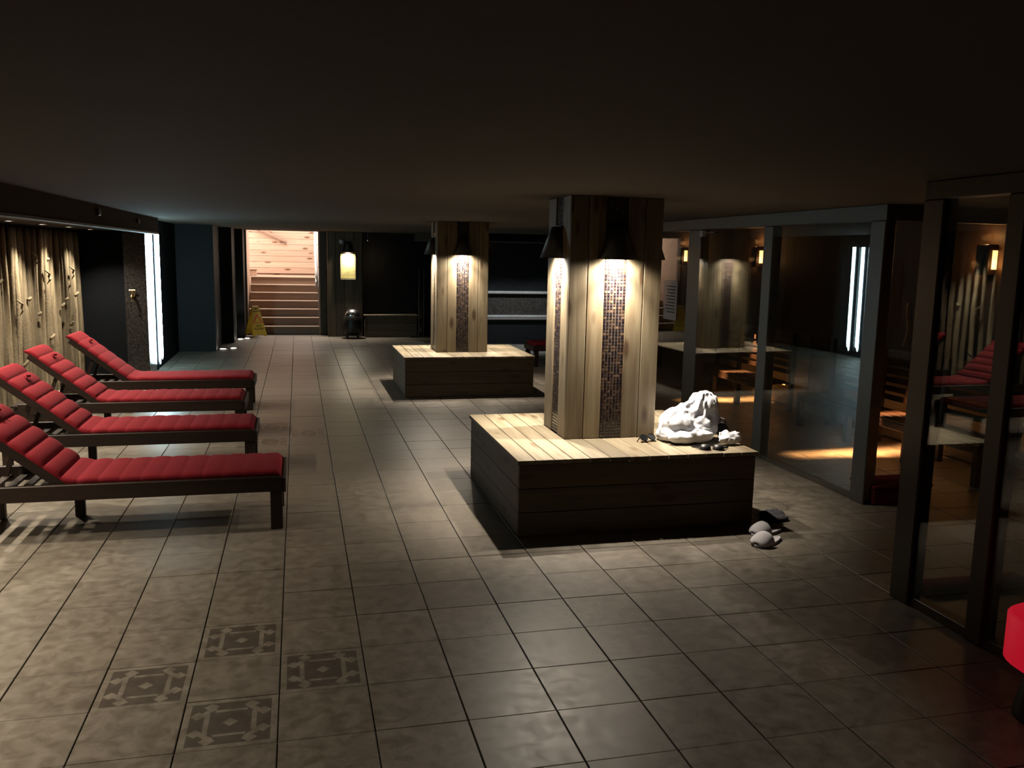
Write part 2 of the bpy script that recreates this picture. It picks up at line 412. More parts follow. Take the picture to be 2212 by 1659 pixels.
# ------------------------------------------------------------------ lounger bay: pole screen
sc = thing('pole_screen', 'screen of rough upright tree poles along the left wall, lit from above', 'wall screen', (-2.8, 4.5, 0))
variants = []
for k in range(9):
    rr = random.Random(40+k); m = MB(); ph = rr.uniform(0, 6); base = rr.uniform(.027, .036)
    pts = []; rad = []
    for i in range(13):
        z = i/12*1.93
        pts.append((.010*math.sin(ph+z*2.3)+rr.uniform(-.003, .003), .012*math.sin(ph*2+z*1.9)+rr.uniform(-.003, .003), z))
        rad.append(base*(1.06-.10*i/12)*(1+rr.uniform(-.06, .10)))
    m.tube(pts, rad, 9); variants.append(m.mesh('pole', 'pole', True))
y = 0.0
while y < 7.93:
    link('pole', variants[rnd.randrange(9)], sc, (rnd.uniform(-.012, .012), y, 0), (0, 0, rnd.uniform(0, 6.28)))
    y += rnd.uniform(.125, .165)
for k in range(16):
    yy = rnd.uniform(3.2, 7.9); z = rnd.uniform(.5, 1.75); m = MB(); a = rnd.uniform(-.6, .6); L = rnd.uniform(.025, .06)
    m.tube([(0, 0, 0), (L*.5, L*a*.4, L*.35), (L*.9, L*a, L*.95), (L*.8, L*a*1.4, L*1.25)], [.022, .018, .014, .007], 7)
    link('branch_stub', m.mesh('branch_stub', 'pole', True), sc, (.035, yy, z))
for yy, zz in ((5.15, 1.12), (6.2, 1.40), (5.75, 1.60), (7.3, 1.42)):
    m = MB(); m.tube([(0, -.05, .12), (.03, -.02, .08), (.05, .03, .05), (.03, .05, 0), (.05, .02, -.05), (.02, -.02, -.11)], [.008, .014, .017, .016, .012, .006], 7); m.v = [(x*.7, y*.6, z*.7) for x, y, z in m.v]
    link('knotted_branch', m.mesh('knotted_branch', 'pole', True), sc, (.05, yy, zz))
MB().box(-.08, .08, -.1, 8.0, 0, .05).build('base_rail', 'white_plastic', sc)
for nm, y, z, w in (('sensor_box', 9.2, 2.08, .10), ('sensor_box', 11.35, 2.07, .08)):
    o = thing(nm, 'small grey box on the soffit face, %s' % ('first from the left edge' if y < 10 else 'closer to the light bar'), 'sensor', (-1.88, y, z), 0, None)
    CB(0, .03, -w/2, w/2, -.03, .03, .005).build('casing', 'alu', o); MB().lathe([(0, .0), (.012, 0), (.012, .012), (0, .012)], 10, .03, 0).build('lens', 'steel', o)
for i, y in enumerate((2.35, 3.4, 4.45, 5.5, 6.55, 7.6, 8.65, 9.7, 10.75, 11.8)):
    lab = 'recessed spot in the soffit above the pole screen, number %s from the light bar' % ('first second third fourth fifth sixth seventh eighth ninth tenth'.split()[9-i])
    lab = lab.replace('number ', '')
    o = thing('recessed_spotlight', lab, 'spotlight', (-2.5, y, 1.965), 0, 'spots over the pole screen')
    MB().lathe([(.03, 0), (.03, -.006), (.048, -.006), (.05, 0)], 16).build('ring', 'steel', o)
    MB().lathe([(.0, -.001), (.03, -.001)], 16).build('lens', 'lens', o)
tap = thing('brass_tap', 'small brass tap on the mosaic pier left of the light bar', 'tap', (-2.14, 12.40, 1.12))
MB().lathe([(.0, -.02), (.03, -.02), (.03, .02), (0, .02)], 12).build('flange', 'brass', tap)
MB().tube([(0, 0, 0), (0, -.08, .01), (0, -.11, -.02), (0, -.11, -.08)], [.016, .014, .013, .012], 8).build('spout', 'brass', tap, True)
MB().tube([(0, -.05, .01), (0, -.05, .06)], .008, 6).tube([(-.04, -.05, .065), (.04, -.05, .065)], .010, 6).build('handle', 'brass', tap)
# light bar
led = thing('light_bar', 'tall glowing white light bar at the end of the soffit', 'light bar', (-1.92, 13.08, 0))
MB().box(-.048, -.034, -.03, .03, 0.02, 1.95).build('channel', 'matte_black', led)
for k, (dx, z0) in enumerate(((-.016, .10), (.017, .17))):
    MB().tube([(dx, .02, z0), (dx, .02, z0+.05), (dx, .02, 1.94)], [.003, .013, .013], 10).build('tube', 'led', led)
# recessed floor lamps by the dark piers
for i, (x, y) in enumerate(((-1.30, 15.85), (-1.13, 15.97), (-1.11, 17.62), (-.99, 17.74))):
    o = thing('floor_uplight', 'round lamp sunk in the floor %s' % ('against the nearer dark pier', 'just off the nearer dark pier', 'against the farther dark pier', 'beside the yellow warning sign')[i], 'floor lamp', (x, y, 0), 0, 'lamps sunk in the floor')
    MB().lathe([(.0, .012), (.045, .012), (.055, .0)], 16).build('lens', 'floor_lens', o)
    MB().lathe([(.055, 0), (.058, .008), (.07, .006), (.072, 0)], 16).build('ring', 'steel', o)
spot((-1.28, 15.93, .03), (-1.40, 16.0, 2), 14, 70, .7, (1, .95, .85), .03)
spot((-1.09, 17.64, .03), (-1.20, 17.68, 2), 14, 70, .7, (1, .95, .85), .03)

# low dark box tables between the loungers
for i, (x, y) in enumerate(((-2.50, 9.25), (-2.48, 10.95))):
    o = thing('box_table', 'low dark wooden box table by the pole screen, ' + ('behind the second nearest lounger' if i == 0 else 'behind the third nearest lounger'), 'table', (x, y, 0))
    for s_ in (-1, 1): CB(-.17, .17, s_*.22-.012, s_*.22+.012, 0, .20, .003).build('side_panel', 'dark_wood_y', o)
    CB(.15, .17, -.208, .208, 0.0, .20, .003).build('front_panel', 'dark_wood_y', o)
    CB(-.19, .19, -.25, .25, .20, .225, .004).build('top', 'dark_wood_y', o)

# ------------------------------------------------------------------ loungers
LW = .55; HX = -1.24; BA = math.radians(39); BL = .74
def cushion_mesh(soft=1.0):
    path = []; n_seat = 150
    zt = .326
    for i in range(n_seat+1):
        s = 1.20*i/n_seat; path.append((-.005-s, zt, 0.0, s))
    # bend
    for i in range(1, 13):
        a = BA*i/12; px, pz, _, s = path[-1]; d = .010
        path.append((px-d*math.cos(a), pz+d*math.sin(a), a, s+d))
    n_b = 110
    for i in range(1, n_b+1):
        d = .70/n_b; px, pz, _, s = path[-1]
        path.append((px-d*math.cos(BA), pz+d*math.sin(BA), BA, s+d))
    tot = path[-1][3]; m = MB(); N = 20; rings = len(path); hw = .259
    for i, (px, pz, a, s) in enumerate(path):
        pitch = .118
        ph = (s/pitch) % 1.0
        puff = abs(math.sin(math.pi*ph))**.45
        back = min(1, max(0, (s-1.0)/.15)); amp = (.13+.17*back)*(.35+.65*min(1, abs(s-1.2)/.05))+.10*math.exp(-((s-1.24)/.07)**2); amp *= soft
        th = .062*(1-amp+amp*puff)
        e = min(s, tot-s); th *= min(1, .35+(max(0, e)/.03)**.5*.65) if e < .03 else 1
        nx, nz = math.sin(a), math.cos(a)
        for k in range(N):
            q = 2*math.pi*k/N; cx, cz = math.cos(q), math.sin(q)
            yy = hw*math.copysign(abs(cx)**.30, cx); zz = .5+.5*math.copysign(abs(cz)**.55, cz)
            wob = .004*noise.noise((s*6, yy*9, k*.1)); w2 = 1-.02*(1-puff)*(.5+back)
            m.v.append((px+nx*(th*zz+wob), yy*w2, pz+nz*(th*zz+wob)))
    for i in range(rings-1):
        for k in range(N):
            k2 = (k+1) % N; m.f.append((i*N+k, i*N+k2, (i+1)*N+k2, (i+1)*N+k))
    m.f.append(tuple(reversed(range(N)))); m.f.append(tuple(range((rings-1)*N, rings*N)))
    return m
def make_lounger():
    # local frame: foot end at x=0, head towards -x, y centred
    r = thing('sun_lounger', '', 'lounger', (0, 0, 0), 0, 'red cushioned sun loungers along the left wall')
    h = LW/2
    for s_ in (-1, 1):
        MB().cbox(-1.92, 0, s_*h-.014 if s_ < 0 else h-.018, s_*h+.018 if s_ < 0 else h+.014, .25, .346, .004).build('side_rail', 'dark_wood_x', r)
        CB(-.075, .0, *sorted((s_*h, s_*(h-.05))), 0, .25, .005).build('leg', 'dark_wood_z', r)
        CB(-1.80, -1.735, *sorted((s_*h, s_*(h-.05))), 0, .25, .005).build('leg', 'dark_wood_z', r)
    CB(-1.32, -1.26, h-.06, h-.018, 0, .30, .005).build('leg', 'dark_wood_z', r)
    CB(-1.32, -1.26, -h+.018, h-.06, .255, .30, .004).build('cross_rail', 'dark_wood_y', r)
    CB(-1.84, -1.78, -h+.018, h-.018, .255, .315, .004).build('cross_rail', 'dark_wood_y', r)
    CB(-.0, .022, -h-.014, h+.014, .245, .335, .004).build('end_board', 'dark_wood_y', r)
    sl = CB(-.024, .024, -h+.018, h-.018, -.009, .009, .002).mesh('slat', 'dark_wood_y')
    for k in range(14): link('slat', sl, r, (-.06-k*.087, 0, .313))
    for k in range(5): link('slat', sl, r, (-1.42-k*.095, 0, .285))
    c, s = math.cos(BA), math.sin(BA)
    def bp(d, off): return (HX-d*c+off*s, .322+d*s+off*c-.012)
    for s_ in (-1, 1):
        p, q = bp(0, -.0), bp(BL, -.0)
        MB().bar((p[0], s_*(h-.03), p[1]), (q[0], s_*(h-.03), q[1]), .03, .05, (s, 0, c)).build('back_rail', 'dark_wood_x', r)
        p1, q1 = bp(.45, -.03), (-1.72, .27)
        MB().bar((p1[0], s_*(h-.06), p1[1]), (q1[0], s_*(h-.06), q1[1]), .022, .03, (1, 0, 0)).build('prop', 'dark_wood_z', r)
    for k in range(8):
        p = bp(.05+k*.093, .006); o = link('slat', sl, r, (p[0], 0, p[1]), (0, BA, 0)); o.scale = (1, .88, 1)
    cu = cushion_mesh().build('cushion', 'red', r, True)
    p = bp(.60, .075)
    MB().tube([(p[0], -.05, p[1]-.0), (p[0]-.02, -.02, p[1]+.016), (p[0]-.0, .02, p[1]+.010), (p[0]-.03, .05, p[1]+.022)], [.006, .010, .010, .005], 6).build('tie', 'red', cu, True)
    return r
proto = make_lounger()
LGS = [((-.115, 5.715), 0.0, 'nearest red lounger, its back cut off by the left edge of the photo'),
       ((-.355, 7.225), .006, 'second nearest red lounger, folded cushion tie dark on its raised back'),
       ((-.52, 8.63), -.006, 'third nearest red lounger, its raised back brightly lit by the poles'),
       ((-.50, 9.99), 0.0, 'farthest red lounger of the row, smooth cushion, next to the light bar')]
for i, ((x, y), rz, lab) in enumerate(LGS):
    o = proto if i == 0 else copy_tree(proto)
    o['label'] = lab; o.location = (x, y, 0); o.rotation_euler.z = rz
flat_cushion = cushion_mesh(.35).mesh('cushion', 'red', True)
for ch in o.children:
    if ch.name.startswith('cushion'): ch.data = flat_cushion
lf = copy_tree(proto, 'red lounger far away, partly hidden behind the near wooden column', (3.62, 13.3, 0), math.pi)
lf['group'] = 'red lounger by the plunge pool'

# ------------------------------------------------------------------ wooden columns with bench and wall lamps
def mosaic_mesh(w, z0, z1, n=7):
    p = w/n; m = MB(); cols = []; pal = [(.035, .022, .020), (.022, .015, .018), (.07, .042, .032), (.06, .036, .026), (.030, .020, .024), (.12, .075, .05), (.030, .022, .024)]
    rr = random.Random(5); nz = int((z1-z0)/p)
    for j in range(nz):
        for i in range(n):
            x = -w/2+i*p; z = z0+j*p; g_ = .0022; b_ = .0012
            x0, x1, a, c = x+g_, x+p-g_, z+g_, z+p-g_; y1 = -.003-rr.uniform(0, .001)
            m.add([(x0, 0, a), (x1, 0, a), (x1, 0, c), (x0, 0, c), (x0+b_, y1, a+b_), (x1-b_, y1, a+b_), (x1-b_, y1, c-b_), (x0+b_, y1, c-b_)],
                  [(4, 5, 6, 7), (0, 1, 5, 4), (1, 2, 6, 5), (2, 3, 7, 6), (3, 0, 4, 7)])
            cc = rr.choice(pal); k = rr.uniform(.7, 1.3); k *= .6; cols += [(cc[0]*k, cc[1]*k, cc[2]*k, 1)]*20
    me = m.mesh('mosaic_strip', 'mosaic'); at = me.color_attributes.new('tile_color', 'FLOAT_COLOR', 'CORNER')
    at.data.foreach_set('color', [v for c in cols for v in c]); return me
MOS = mosaic_mesh(.156, .50, 2.15)
ZB = .495
def make_lamp(name, label, loc, rz, group, power, spill, yaw=0.0, ang=150):
    """half-cone lamp; local -y points out of the wall"""
    o = thing(name, label, 'wall lamp', loc, rz, group)
    MB().lathe([(.055, .215), (.130, .0), (.126, .0), (.050, .211), (.0, .213)], 20, 0, 0, math.pi, 2*math.pi).build('shade', 'black', o, True)
    CB(-.075, .075, -.008, 0, .02, .225, .003).build('back_plate', 'black', o)
    MB().lathe([(0, .030), (.030, .030), (.034, .008), (.0, .004)], 14, 0, -.062).build('bulb', 'lens', o, True)
    d = Matrix.Rotation(rz, 3, 'Z') @ Vector((0, -.062, -.012))
    p = Vector(loc)+d
    R_ = Matrix.Rotation(rz, 3, 'Z')
    spot(p, p+Vector((0, 0, -1))+R_ @ Vector((0, -.02, 0)), power, 93, 1.0, WARM, .022)
    spot(p, p+Vector((0, 0, -1))+R_ @ Vector((0, .8, 0)), power*.21, 150, .5, WARM, .022)
    spot(p, p+Vector((0, 0, -1))+R_ @ Vector((yaw, -.25, 0)), spill, ang, .35, WARM, .022)
    return o
def make_column(cx, cy, by0, bd, which):
    """cx,cy: front left corner; bench front at by0, depth bd"""
    w, d = .665, .524
    c = thing('wooden_column', '%s square column clad in pine boards with a dark mosaic strip' % which[0], 'column', (cx+w/2, cy+d/2, 0)); c['kind'] = 'thing'
    hw, hd = w/2, d/2; th = .022
    MB().box(-hw+th, hw-th, -hd+th, hd-th, 0, ZC).build('core', 'grout_dark', c)
    fb = [(-hw, -hw+.128), (-hw+.130, -hw+.252), (hw-.255, hw-.131), (hw-.129, hw)]
    for (a, b) in fb:
        for y0, y1 in ((-hd, -hd+th), (hd-th, hd)): CB(a+.001, b-.001, y0, y1, ZB+.001, ZC-.001, .003).build('board', 'pine_z', c)
    sb = [(-hd+th+.001, -.082), (.082, hd-th-.001)]
    for (a, b) in sb:
        for x0, x1 in ((-hw, -hw+th), (hw-th, hw)): CB(x0, x1, a, b, ZB+.001, ZC-.001, .003).build('board', 'pine_z', c)
    for k, (x, y, rz) in enumerate(((0, -hd+.010, 0), (0, hd-.010, math.pi), (-hw+.010, 0, -math.pi/2), (hw-.010, 0, math.pi/2))):
        tag(link('mosaic_strip', MOS, c, (x, y, 0), (0, 0, rz)), kind='stuff')
        q = MB().box(-.080, .080, 0, .012, ZB, ZC); link('grout_backing', q.mesh('grout_backing', 'grout'), c, (x, y, 0), (0, 0, rz))
    # bench
    bx0 = cx-.476; bw = 1.65
    be = thing('column_bench', '%s square pine bench built around a column' % which[1], 'bench', (bx0+bw/2, by0+bd/2, 0))
    L, R = -bw/2, bw/2; f_, k_ = -bd/2, bd/2
    cl = cx-(bx0+bw/2); cr = cl+w; cf = cy-(by0+bd/2); cb = cf+d
    edges = [L+(cl-L)*i/4 for i in range(4)]+[cl+w*i/5 for i in range(5)]+[cr+(R-cr)*i/4 for i in range(5)]
    for i in range(13):
        a, b = edges[i]+.002, edges[i+1]-.002
        for y0, y1 in (((f_, cf-.002), (cb+.002, k_)) if 4 <= i <= 8 else ((f_, k_),)):
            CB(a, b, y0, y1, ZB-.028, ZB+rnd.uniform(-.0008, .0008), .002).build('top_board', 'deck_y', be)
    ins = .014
    for k in range(3):  # side boards: same wood as the top, shade put into a darker colour
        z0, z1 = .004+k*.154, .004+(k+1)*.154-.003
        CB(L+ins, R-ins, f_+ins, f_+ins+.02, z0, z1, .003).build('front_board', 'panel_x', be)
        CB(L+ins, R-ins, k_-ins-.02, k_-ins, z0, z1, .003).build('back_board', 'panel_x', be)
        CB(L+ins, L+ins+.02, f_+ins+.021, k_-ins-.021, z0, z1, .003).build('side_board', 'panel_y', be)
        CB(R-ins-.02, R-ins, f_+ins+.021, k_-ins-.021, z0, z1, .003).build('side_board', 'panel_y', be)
    for sx in (L+.06, R-.06):
        for sy in (f_+.06, k_-.06): MB().box(sx-.02, sx+.02, sy-.02, sy+.02, 0, ZB-.03).build('leg', 'panel_z', be)
    zl = 1.735
    for nm, loc, rz, sp, yw, an in (('front', (cx+w/2, cy-.001, zl), 0, 10, -.55, 128), ('left', (cx-.001, cy+d/2, zl), -math.pi/2, 27, 0, 150), ('right', (cx+w+.001, cy+d/2, zl), math.pi/2, 6, 0, 125), ('rear', (cx+w/2, cy+d+.001, zl), math.pi, 17, 0, 140)):
        make_lamp('cone_wall_lamp', 'black half-cone lamp on the %s face of the %s wooden column' % (nm, which[2]), loc, rz, 'half-cone lamps on the columns', which[3], sp, yw, an)
make_column(1.774, 5.549, 4.99, 1.56, ('nearer', 'nearer, larger-looking', 'nearer', 122))
make_column(1.715, 10.853, 10.345, 1.40, ('farther', 'farther, smaller-looking', 'farther', 112))

# the next column of the row stands beside the camera, outside the frame; its left lamp lights the floor at the camera's feet
struct('wall_right.004', B(1.774, 2.439, .25, .77, 0, ZC), 'panel_z')
spot((1.70, .51, 1.725), (1.35, .51, 0), 26, 150, .35, WARM, .022)

# ------------------------------------------------------------------ back of the room: clad pier, picture, bin, box bench
pier = thing('clad_pier', 'dark wood clad pier between the staircase and the dark opening', 'column', (.95, 18.4, 0)); pier['kind'] = 'thing'
MB().box(-.33, .37, -.26, .32, 0, ZC).build('core', 'dark_wall', pier)
for a, b in ((-.35, -.19), (-.188, -.01), (-.008, .17), (.172, .352)):
    CB(a, b-.002, -.285, -.262, .002, ZC-.002, .004).build('board', 'panel_z', pier)
for a, b in ((-.285, .0), (.002, .30)): CB(-.352, -.332, a+.022, b, .002, ZC-.002, .004).build('board', 'panel_z', pier)
CB(-.49, -.355, .19, .215, .002, ZC-.002, .004).build('board', 'panel_z', pier)
make_lamp('cone_wall_lamp', 'black half-cone lamp above the gold picture on the clad pier', (1.01, 18.112, 1.735), 0, 'half-cone lamps on the columns', 70, 16, 0, 140)
pic = thing('framed_picture', 'gold toned picture in a dark frame lit by the lamp above it', 'picture', (1.01, 18.112, 1.17))
for a in ((-.17, -.15, 0, .56), (.15, .17, 0, .56), (-.15, .15, 0, .02), (-.15, .15, .54, .56)):
    CB(a[0], a[1], -.035, 0, a[2], a[3], .003).build('frame', 'dark_wood_z', pic)
MB().box(-.15, .15, -.022, -.004, .02, .54).build('picture', 'gold_picture', pic)
MB().box(-.15, .15, -.034, -.022, .02, .055).build('ledge', 'gold_picture', pic)
sn = thing('smoke_detector', 'pale round disc high on the clad pier above the lamp', 'sensor', (.88, 18.112, 1.95))
m = MB().lathe([(0, .03), (.035, .03), (.05, .015), (.05, 0)], 18); m.v = [(x, -z, y) for x, y, z in m.v]; m.build('casing', 'white_plastic', sn, True)
m = MB().lathe([(0, .034), (.01, .034), (.012, .03)], 10); m.v = [(x, -z, y) for x, y, z in m.v]; m.build('button', 'steel', sn)
bn = thing('waste_bin', 'black waste bin with a shiny domed metal lid beside the box bench', 'bin', (1.08, 17.85, 0))
MB().lathe([(0, .07), (.15, .07), (.185, .12), (.19, .44), (.16, .46), (0, .46)], 20).build('body', 'black', bn, True)
for k in range(4):
    a = math.pi/4+k*math.pi/2; MB().box(math.cos(a)*.15-.02, math.cos(a)*.15+.02, math.sin(a)*.15-.02, math.sin(a)*.15+.02, 0, .12).build('foot', 'black', bn)
MB().lathe([(.165, .46), (.165, .49), (.13, .55), (.06, .585), (0, .59)], 20).build('lid', 'steel', bn, True)
m = MB(); m.box(-.05, .05, -.15, -.13, .50, .53); m.build('flap', 'white_plastic', bn)
bb = thing('box_bench', 'low wooden box bench against the dark back wall right of the bin', 'bench', (1.88, 18.12, 0))
for k in range(3): CB(-.54, .54, -.16, -.14, .003+k*.145, .003+(k+1)*.145-.003, .003).build('front_board', 'panel_x', bb)
for s_ in (-1, 1): CB(*sorted((s_*.54, s_*.52)), -.139, .20, .003, .435, .003).build('side_board', 'panel_y', bb)
for k in range(3): CB(-.56, .56, -.17+k*.125, -.17+(k+1)*.125-.004, .438, .465, .003).build('top_board', 'deck_y' if k < 3 else 'panel_x', bb)
struct('trim_5', CB(2.40, 3.3, 17.7, 18.35, 1.99, ZC, .006), 'ceiling')
gd = thing('glass_door', 'narrow dark glass door with pale metal edges beside the farther column', 'door', (2.52, 17.9, 0)); gd['kind'] = 'thing'
for x in (-.07, .03): CB(x-.010, x+.010, -.02, .02, .03, 1.4, .003).build('edge_bar', 'alu', gd)
MB().box(-.06, .02, -.006, .006, .03, 1.4).build('pane', 'glass', gd)
MB().box(-.25, .25, -.05, .05, 0, .03).build('threshold', 'dark_wall', gd)
vl = thing('spot_reflection', 'small silver shape standing in for a spot reflection left of the dark back wall', 'spotlight', (1.42, 18.2, 1.98))
MB().tube([(0, 0, .172), (0, 0, .03)], .012, 8).build('stem', 'black', vl); MB().lathe([(.02, .05), (.035, .0), (.03, -.01), (0, -.01)], 14).build('head', 'steel', vl, True)  # modelled form in place of a spot glinting in the dark glass
# plunge pool
pool = thing('plunge_pool', 'dark tiled plunge pool with mosaic ledges coloured as lit at the far end', 'pool', (4.6, 16.5, 0))
MB().box(-1.9, 2.7, 0, 1.0, 0, .475).build('wall', 'dark_wall', pool)
CB(-1.9, 2.7, -.03, .30, .478, .56, .01).build('ledge', 'lit_mosaic', pool)
MB().box(-1.9, 2.7, .28, .5, .56, .975).build('mosaic_band', 'small_mosaic', pool)
CB(-1.9, 2.7, .22, .6, .978, 1.03, .01).build('ledge', 'lit_mosaic', pool)
MB().box(-1.9, 2.7, .55, .6, 1.03, 1.985).build('back_panel', 'dark_wall', pool)
CB(-1.9, 2.7, -.30, .6, 1.99, 2.02, .004).build('canopy_edge', 'alu', pool)
MB().box(-1.9, 2.7, -.28, .6, 2.02, ZC-.002).build('canopy', 'dark_gloss', pool)

# wet floor sign
ws = thing('warning_sign', 'yellow folding wet floor sign standing at the foot of the stairs', 'sign', (-.84, 18.15, 0), math.radians(28))
def sign_panel(sgn):
    b = bmesh.new(); out = [(-.15, 0), (-.13, .02), (-.05, .02), (-.04, 0)]
    outline = [(-.155, 0), (-.10, 0), (-.085, .025), (.085, .025), (.10, 0), (.155, 0), (.075, .60), (.06, .62), (-.06, .62), (-.075, .60)]
    V0 = [b.verts.new((x, 0, z)) for x, z in outline]; hole = [(.03, .575), (.02, .555), (-.02, .555), (-.03, .575), (-.02, .59), (.02, .59)]
    f = b.faces.new(V0); r = bmesh.ops.extrude_face_region(b, geom=[f])
    for e in r['geom']:
        if isinstance(e, bmesh.types.BMVert): e.co.y += .012
    bmesh.ops.recalc_face_normals(b, faces=b.faces)
    ang = math.radians(17)*sgn
    bmesh.ops.transform(b, matrix=Matrix.Translation((0, 0, .62)) @ Matrix.Rotation(ang, 4, 'X') @ Matrix.Translation((0, 0, -.62)), verts=b.verts)
    me = bpy.data.meshes.new('panel'); b.to_mesh(me); b.free(); me.materials.append(MAT['yellow']); return link('panel', me, ws), ang
pn, ang = sign_panel(-1); sign_panel(1)
TM = Matrix.Translation((0, 0, .62)) @ Matrix.Rotation(ang, 4, 'X') @ Matrix.Translation((0, 0, -.62))
def tri(h, z, y, mat, nm):
    m = MB(); m.add([TM @ Vector(v) for v in ((-h*.58, y, z), (h*.58, y, z), (0, y, z+h))], [(0, 1, 2)]); return m.build(nm, mat, pn)
tri(.20, .27, -.002, 'red_print', 'triangle'); tri(.12, .285, -.003, 'yellow', 'triangle')
MB().add([TM @ Vector(v) for v in ((-.03, -.002, .56), (.03, -.002, .56), (.03, -.002, .585), (-.03, -.002, .585))], [(0, 1, 2, 3)]).build('handle_slot', 'black_print', pn)
def text(body, size, z, parent, mat='black_print'):
    c = bpy.data.curves.new('lettering', 'FONT'); c.body = body; c.size = size; c.align_x = 'CENTER'; c.extrude = .0005; c.materials.append(MAT[mat])
    tmp = bpy.data.objects.new('lettering', c); COL.objects.link(tmp); dg = bpy.context.evaluated_depsgraph_get()
    me = bpy.data.meshes.new_from_object(tmp.evaluated_get(dg)); bpy.data.objects.remove(tmp)
    o = link('lettering', me, parent)
    o.matrix_local = TM @ Matrix.Translation((0, -.003, z)) @ Matrix.Rotation(math.pi/2, 4, 'X'); return o
text('CAUTION', .036, .50, pn); text('WET', .062, .19, pn); text('FLOOR', .062, .13, pn)

# ------------------------------------------------------------------ glass wall of the relaxation room
GX = 4.0
def glazed(n, ys, x, zt=2.155, tilt=0.0, x_off=.0):
    o = struct('window_%d' % n, CB(x-.03, x+.05, ys[0], ys[-1], 2.04, zt-.003, .004), 'alu')
    return o
w1 = glazed(1, (5.25, 11.0), GX)
CB(GX-.02, GX+.04, 5.25, 11.0, 0, .035, .003).build('sill', 'alu', w1)
for (a, b) in ((5.25, 5.41), (6.71, 6.86), (8.07, 8.36), (9.7, 9.85), (10.9, 11.0)):
    CB(GX-.035, GX+.055, a, b, .0, 2.04, .006).build('post', 'alu', w1)
def pane(p, x, y0, y1, z0, z1, rot, px):
    me = B(-.003, .003, -(y1-y0)/2, (y1-y0)/2, z0, z1).mesh('pane', 'glass'); return link('pane', me, p, (x, (y0+y1)/2, 0), (0, px, rot))
for (a, b, rt, r2) in ((5.40, 6.72, .0165, .0275), (6.85, 8.08, .018, .021), (8.35, 9.71, .014, .016), (9.84, 10.91, 0, .003)):
    pane(w1, GX-.015, a, b, .03, 2.045, rt, -.006); pane(w1, GX+.02, a, b, .03, 2.045, r2, -.006)
# jog: return panel beside the doorway, then the nearer glazed wall
w2 = struct('window_2', CB(GX+.05, 5.0, 5.25, 5.33, 2.04, 2.152, .004), 'alu')
NX = 3.06
w3 = struct('window_3', CB(NX-.03, NX+.05, -1.0, 3.73, 2.06, 2.15, .004), 'alu')
CB(NX-.02, NX+.05, -1.0, 3.73, 0, .05, .003).build('sill', 'alu', w3)
for (a, b) in ((3.59, 3.73), (3.10, 3.20), (1.6, 1.75)):
    CB(NX-.035, NX+.055, a, b, .0, 2.06, .006).build('post', 'alu', w3)
for (a, b) in ((3.19, 3.60), (1.74, 3.11)):
    pane(w3, NX-.012, a, b, .04, 2.065, 0, 0); pane(w3, NX+.02, a, b, .04, 2.065, .003, 0)
struct('wall_right.001', MB().box(NX-.02, NX+.04, -1.0, 3.73, 2.15, ZC), 'dark_wall')
# relaxation room interior
IW = 5.75
struct('wall_right.002', B(IW, IW+.08, 3.0, 14.0, 0, ZC), wood('interior_wall', (.11, .065, .035), (.07, .038, .02), 2, False, .6))
for y0 in (11.0,):
    struct('wall_right.003', MB().box(GX+.06, IW, 12.9, 13.0, 0, ZC), 'brown_wall')
ORANGE = (1.0, .45, .16)
def slat_bench(y0, y1, label):
    r = thing('slatted_bench', label, 'bench', (5.40, (y0+y1)/2, 0), 0, 'slatted benches in the relaxation room')
    h = (y1-y0)/2
    for k in range(4): CB(-.24+k*.095, -.24+k*.095+.075, -h, h, .335, .36, .004).build('seat_slat', 'dark_wood_y', r)
    CB(-.24, -.21, -h, h, .27, .333, .004).build('front_rail', 'dark_wood_y', r)
    for yy in (-h+.03, -h*.33, h*.33, h-.03):
        CB(-.235, -.175, yy-.03, yy+.03, 0, .333, .004).build('leg', 'dark_wood_z', r)
        CB(.12, .17, yy-.025, yy+.025, 0, .93, .004).build('leg', 'dark_wood_z', r)
    for k in range(5): CB(.17, .182, -h, h, .43+k*.085, .43+k*.085+.054, .003).build('back_slat', 'dark_wood_y', r)
    MB().box(.338, .349, -h, h, .02, .90).build('back_panel', 'pine_y', r)  # added pale backing that catches the orange light between the slats
    area((5.50, (y0+y1)/2, .32), (5.54, (y0+y1)/2, -.3), 13, .05, (y1-y0)*.9, ORANGE, 78)
    area((5.597, (y0+y1)/2, .86), (5.737, (y0+y1)/2,   .52), 22, .02, (y1-y0)*.9, ORANGE, 44)
    MB().tube([(.10, -h*.9, .32), (.10, h*.9, .32)], .010, 6).build('light_tube', 'orange_glow', r)
    return r
slat_bench(5.5, 8.05, 'nearest slatted wooden bench behind the glass, glowing orange underneath')
slat_bench(8.75, 10.65, 'slatted wooden bench behind the second pane, orange light between its slats')
slat_bench(3.3, 5.2, 'slatted wooden bench inside the doorway at the right, amber floor below it')
for y, lab in ((10.0, 'copper box lamp on the relaxation room wall, above the far bench'), (6.2, 'copper box lamp on the relaxation room wall, seen through the right pane'), (12.2, 'small copper lamp at the far end of the relaxation room')):
    o = thing('box_wall_lamp', lab, 'wall lamp', (IW-.001, y, 1.79), 0, 'copper box lamps in the relaxation room')
    CB(-.10, 0, -.07, .07, -.13, .13, .006).build('casing', 'dark_wood_z', o)
    for s_ in (-1, 1): CB(-.06, -.01, s_*.075-.004, s_*.075+.004, -.08, .08, .002).build('glowing_slot', 'orange_glow', o)
    point((IW-.09, y, 1.98), .9, ORANGE, .03); point((IW-.07, y-.13, 1.75), .6, ORANGE, .03); point((IW-.07, y+.13, 1.75), .6, ORANGE, .03)
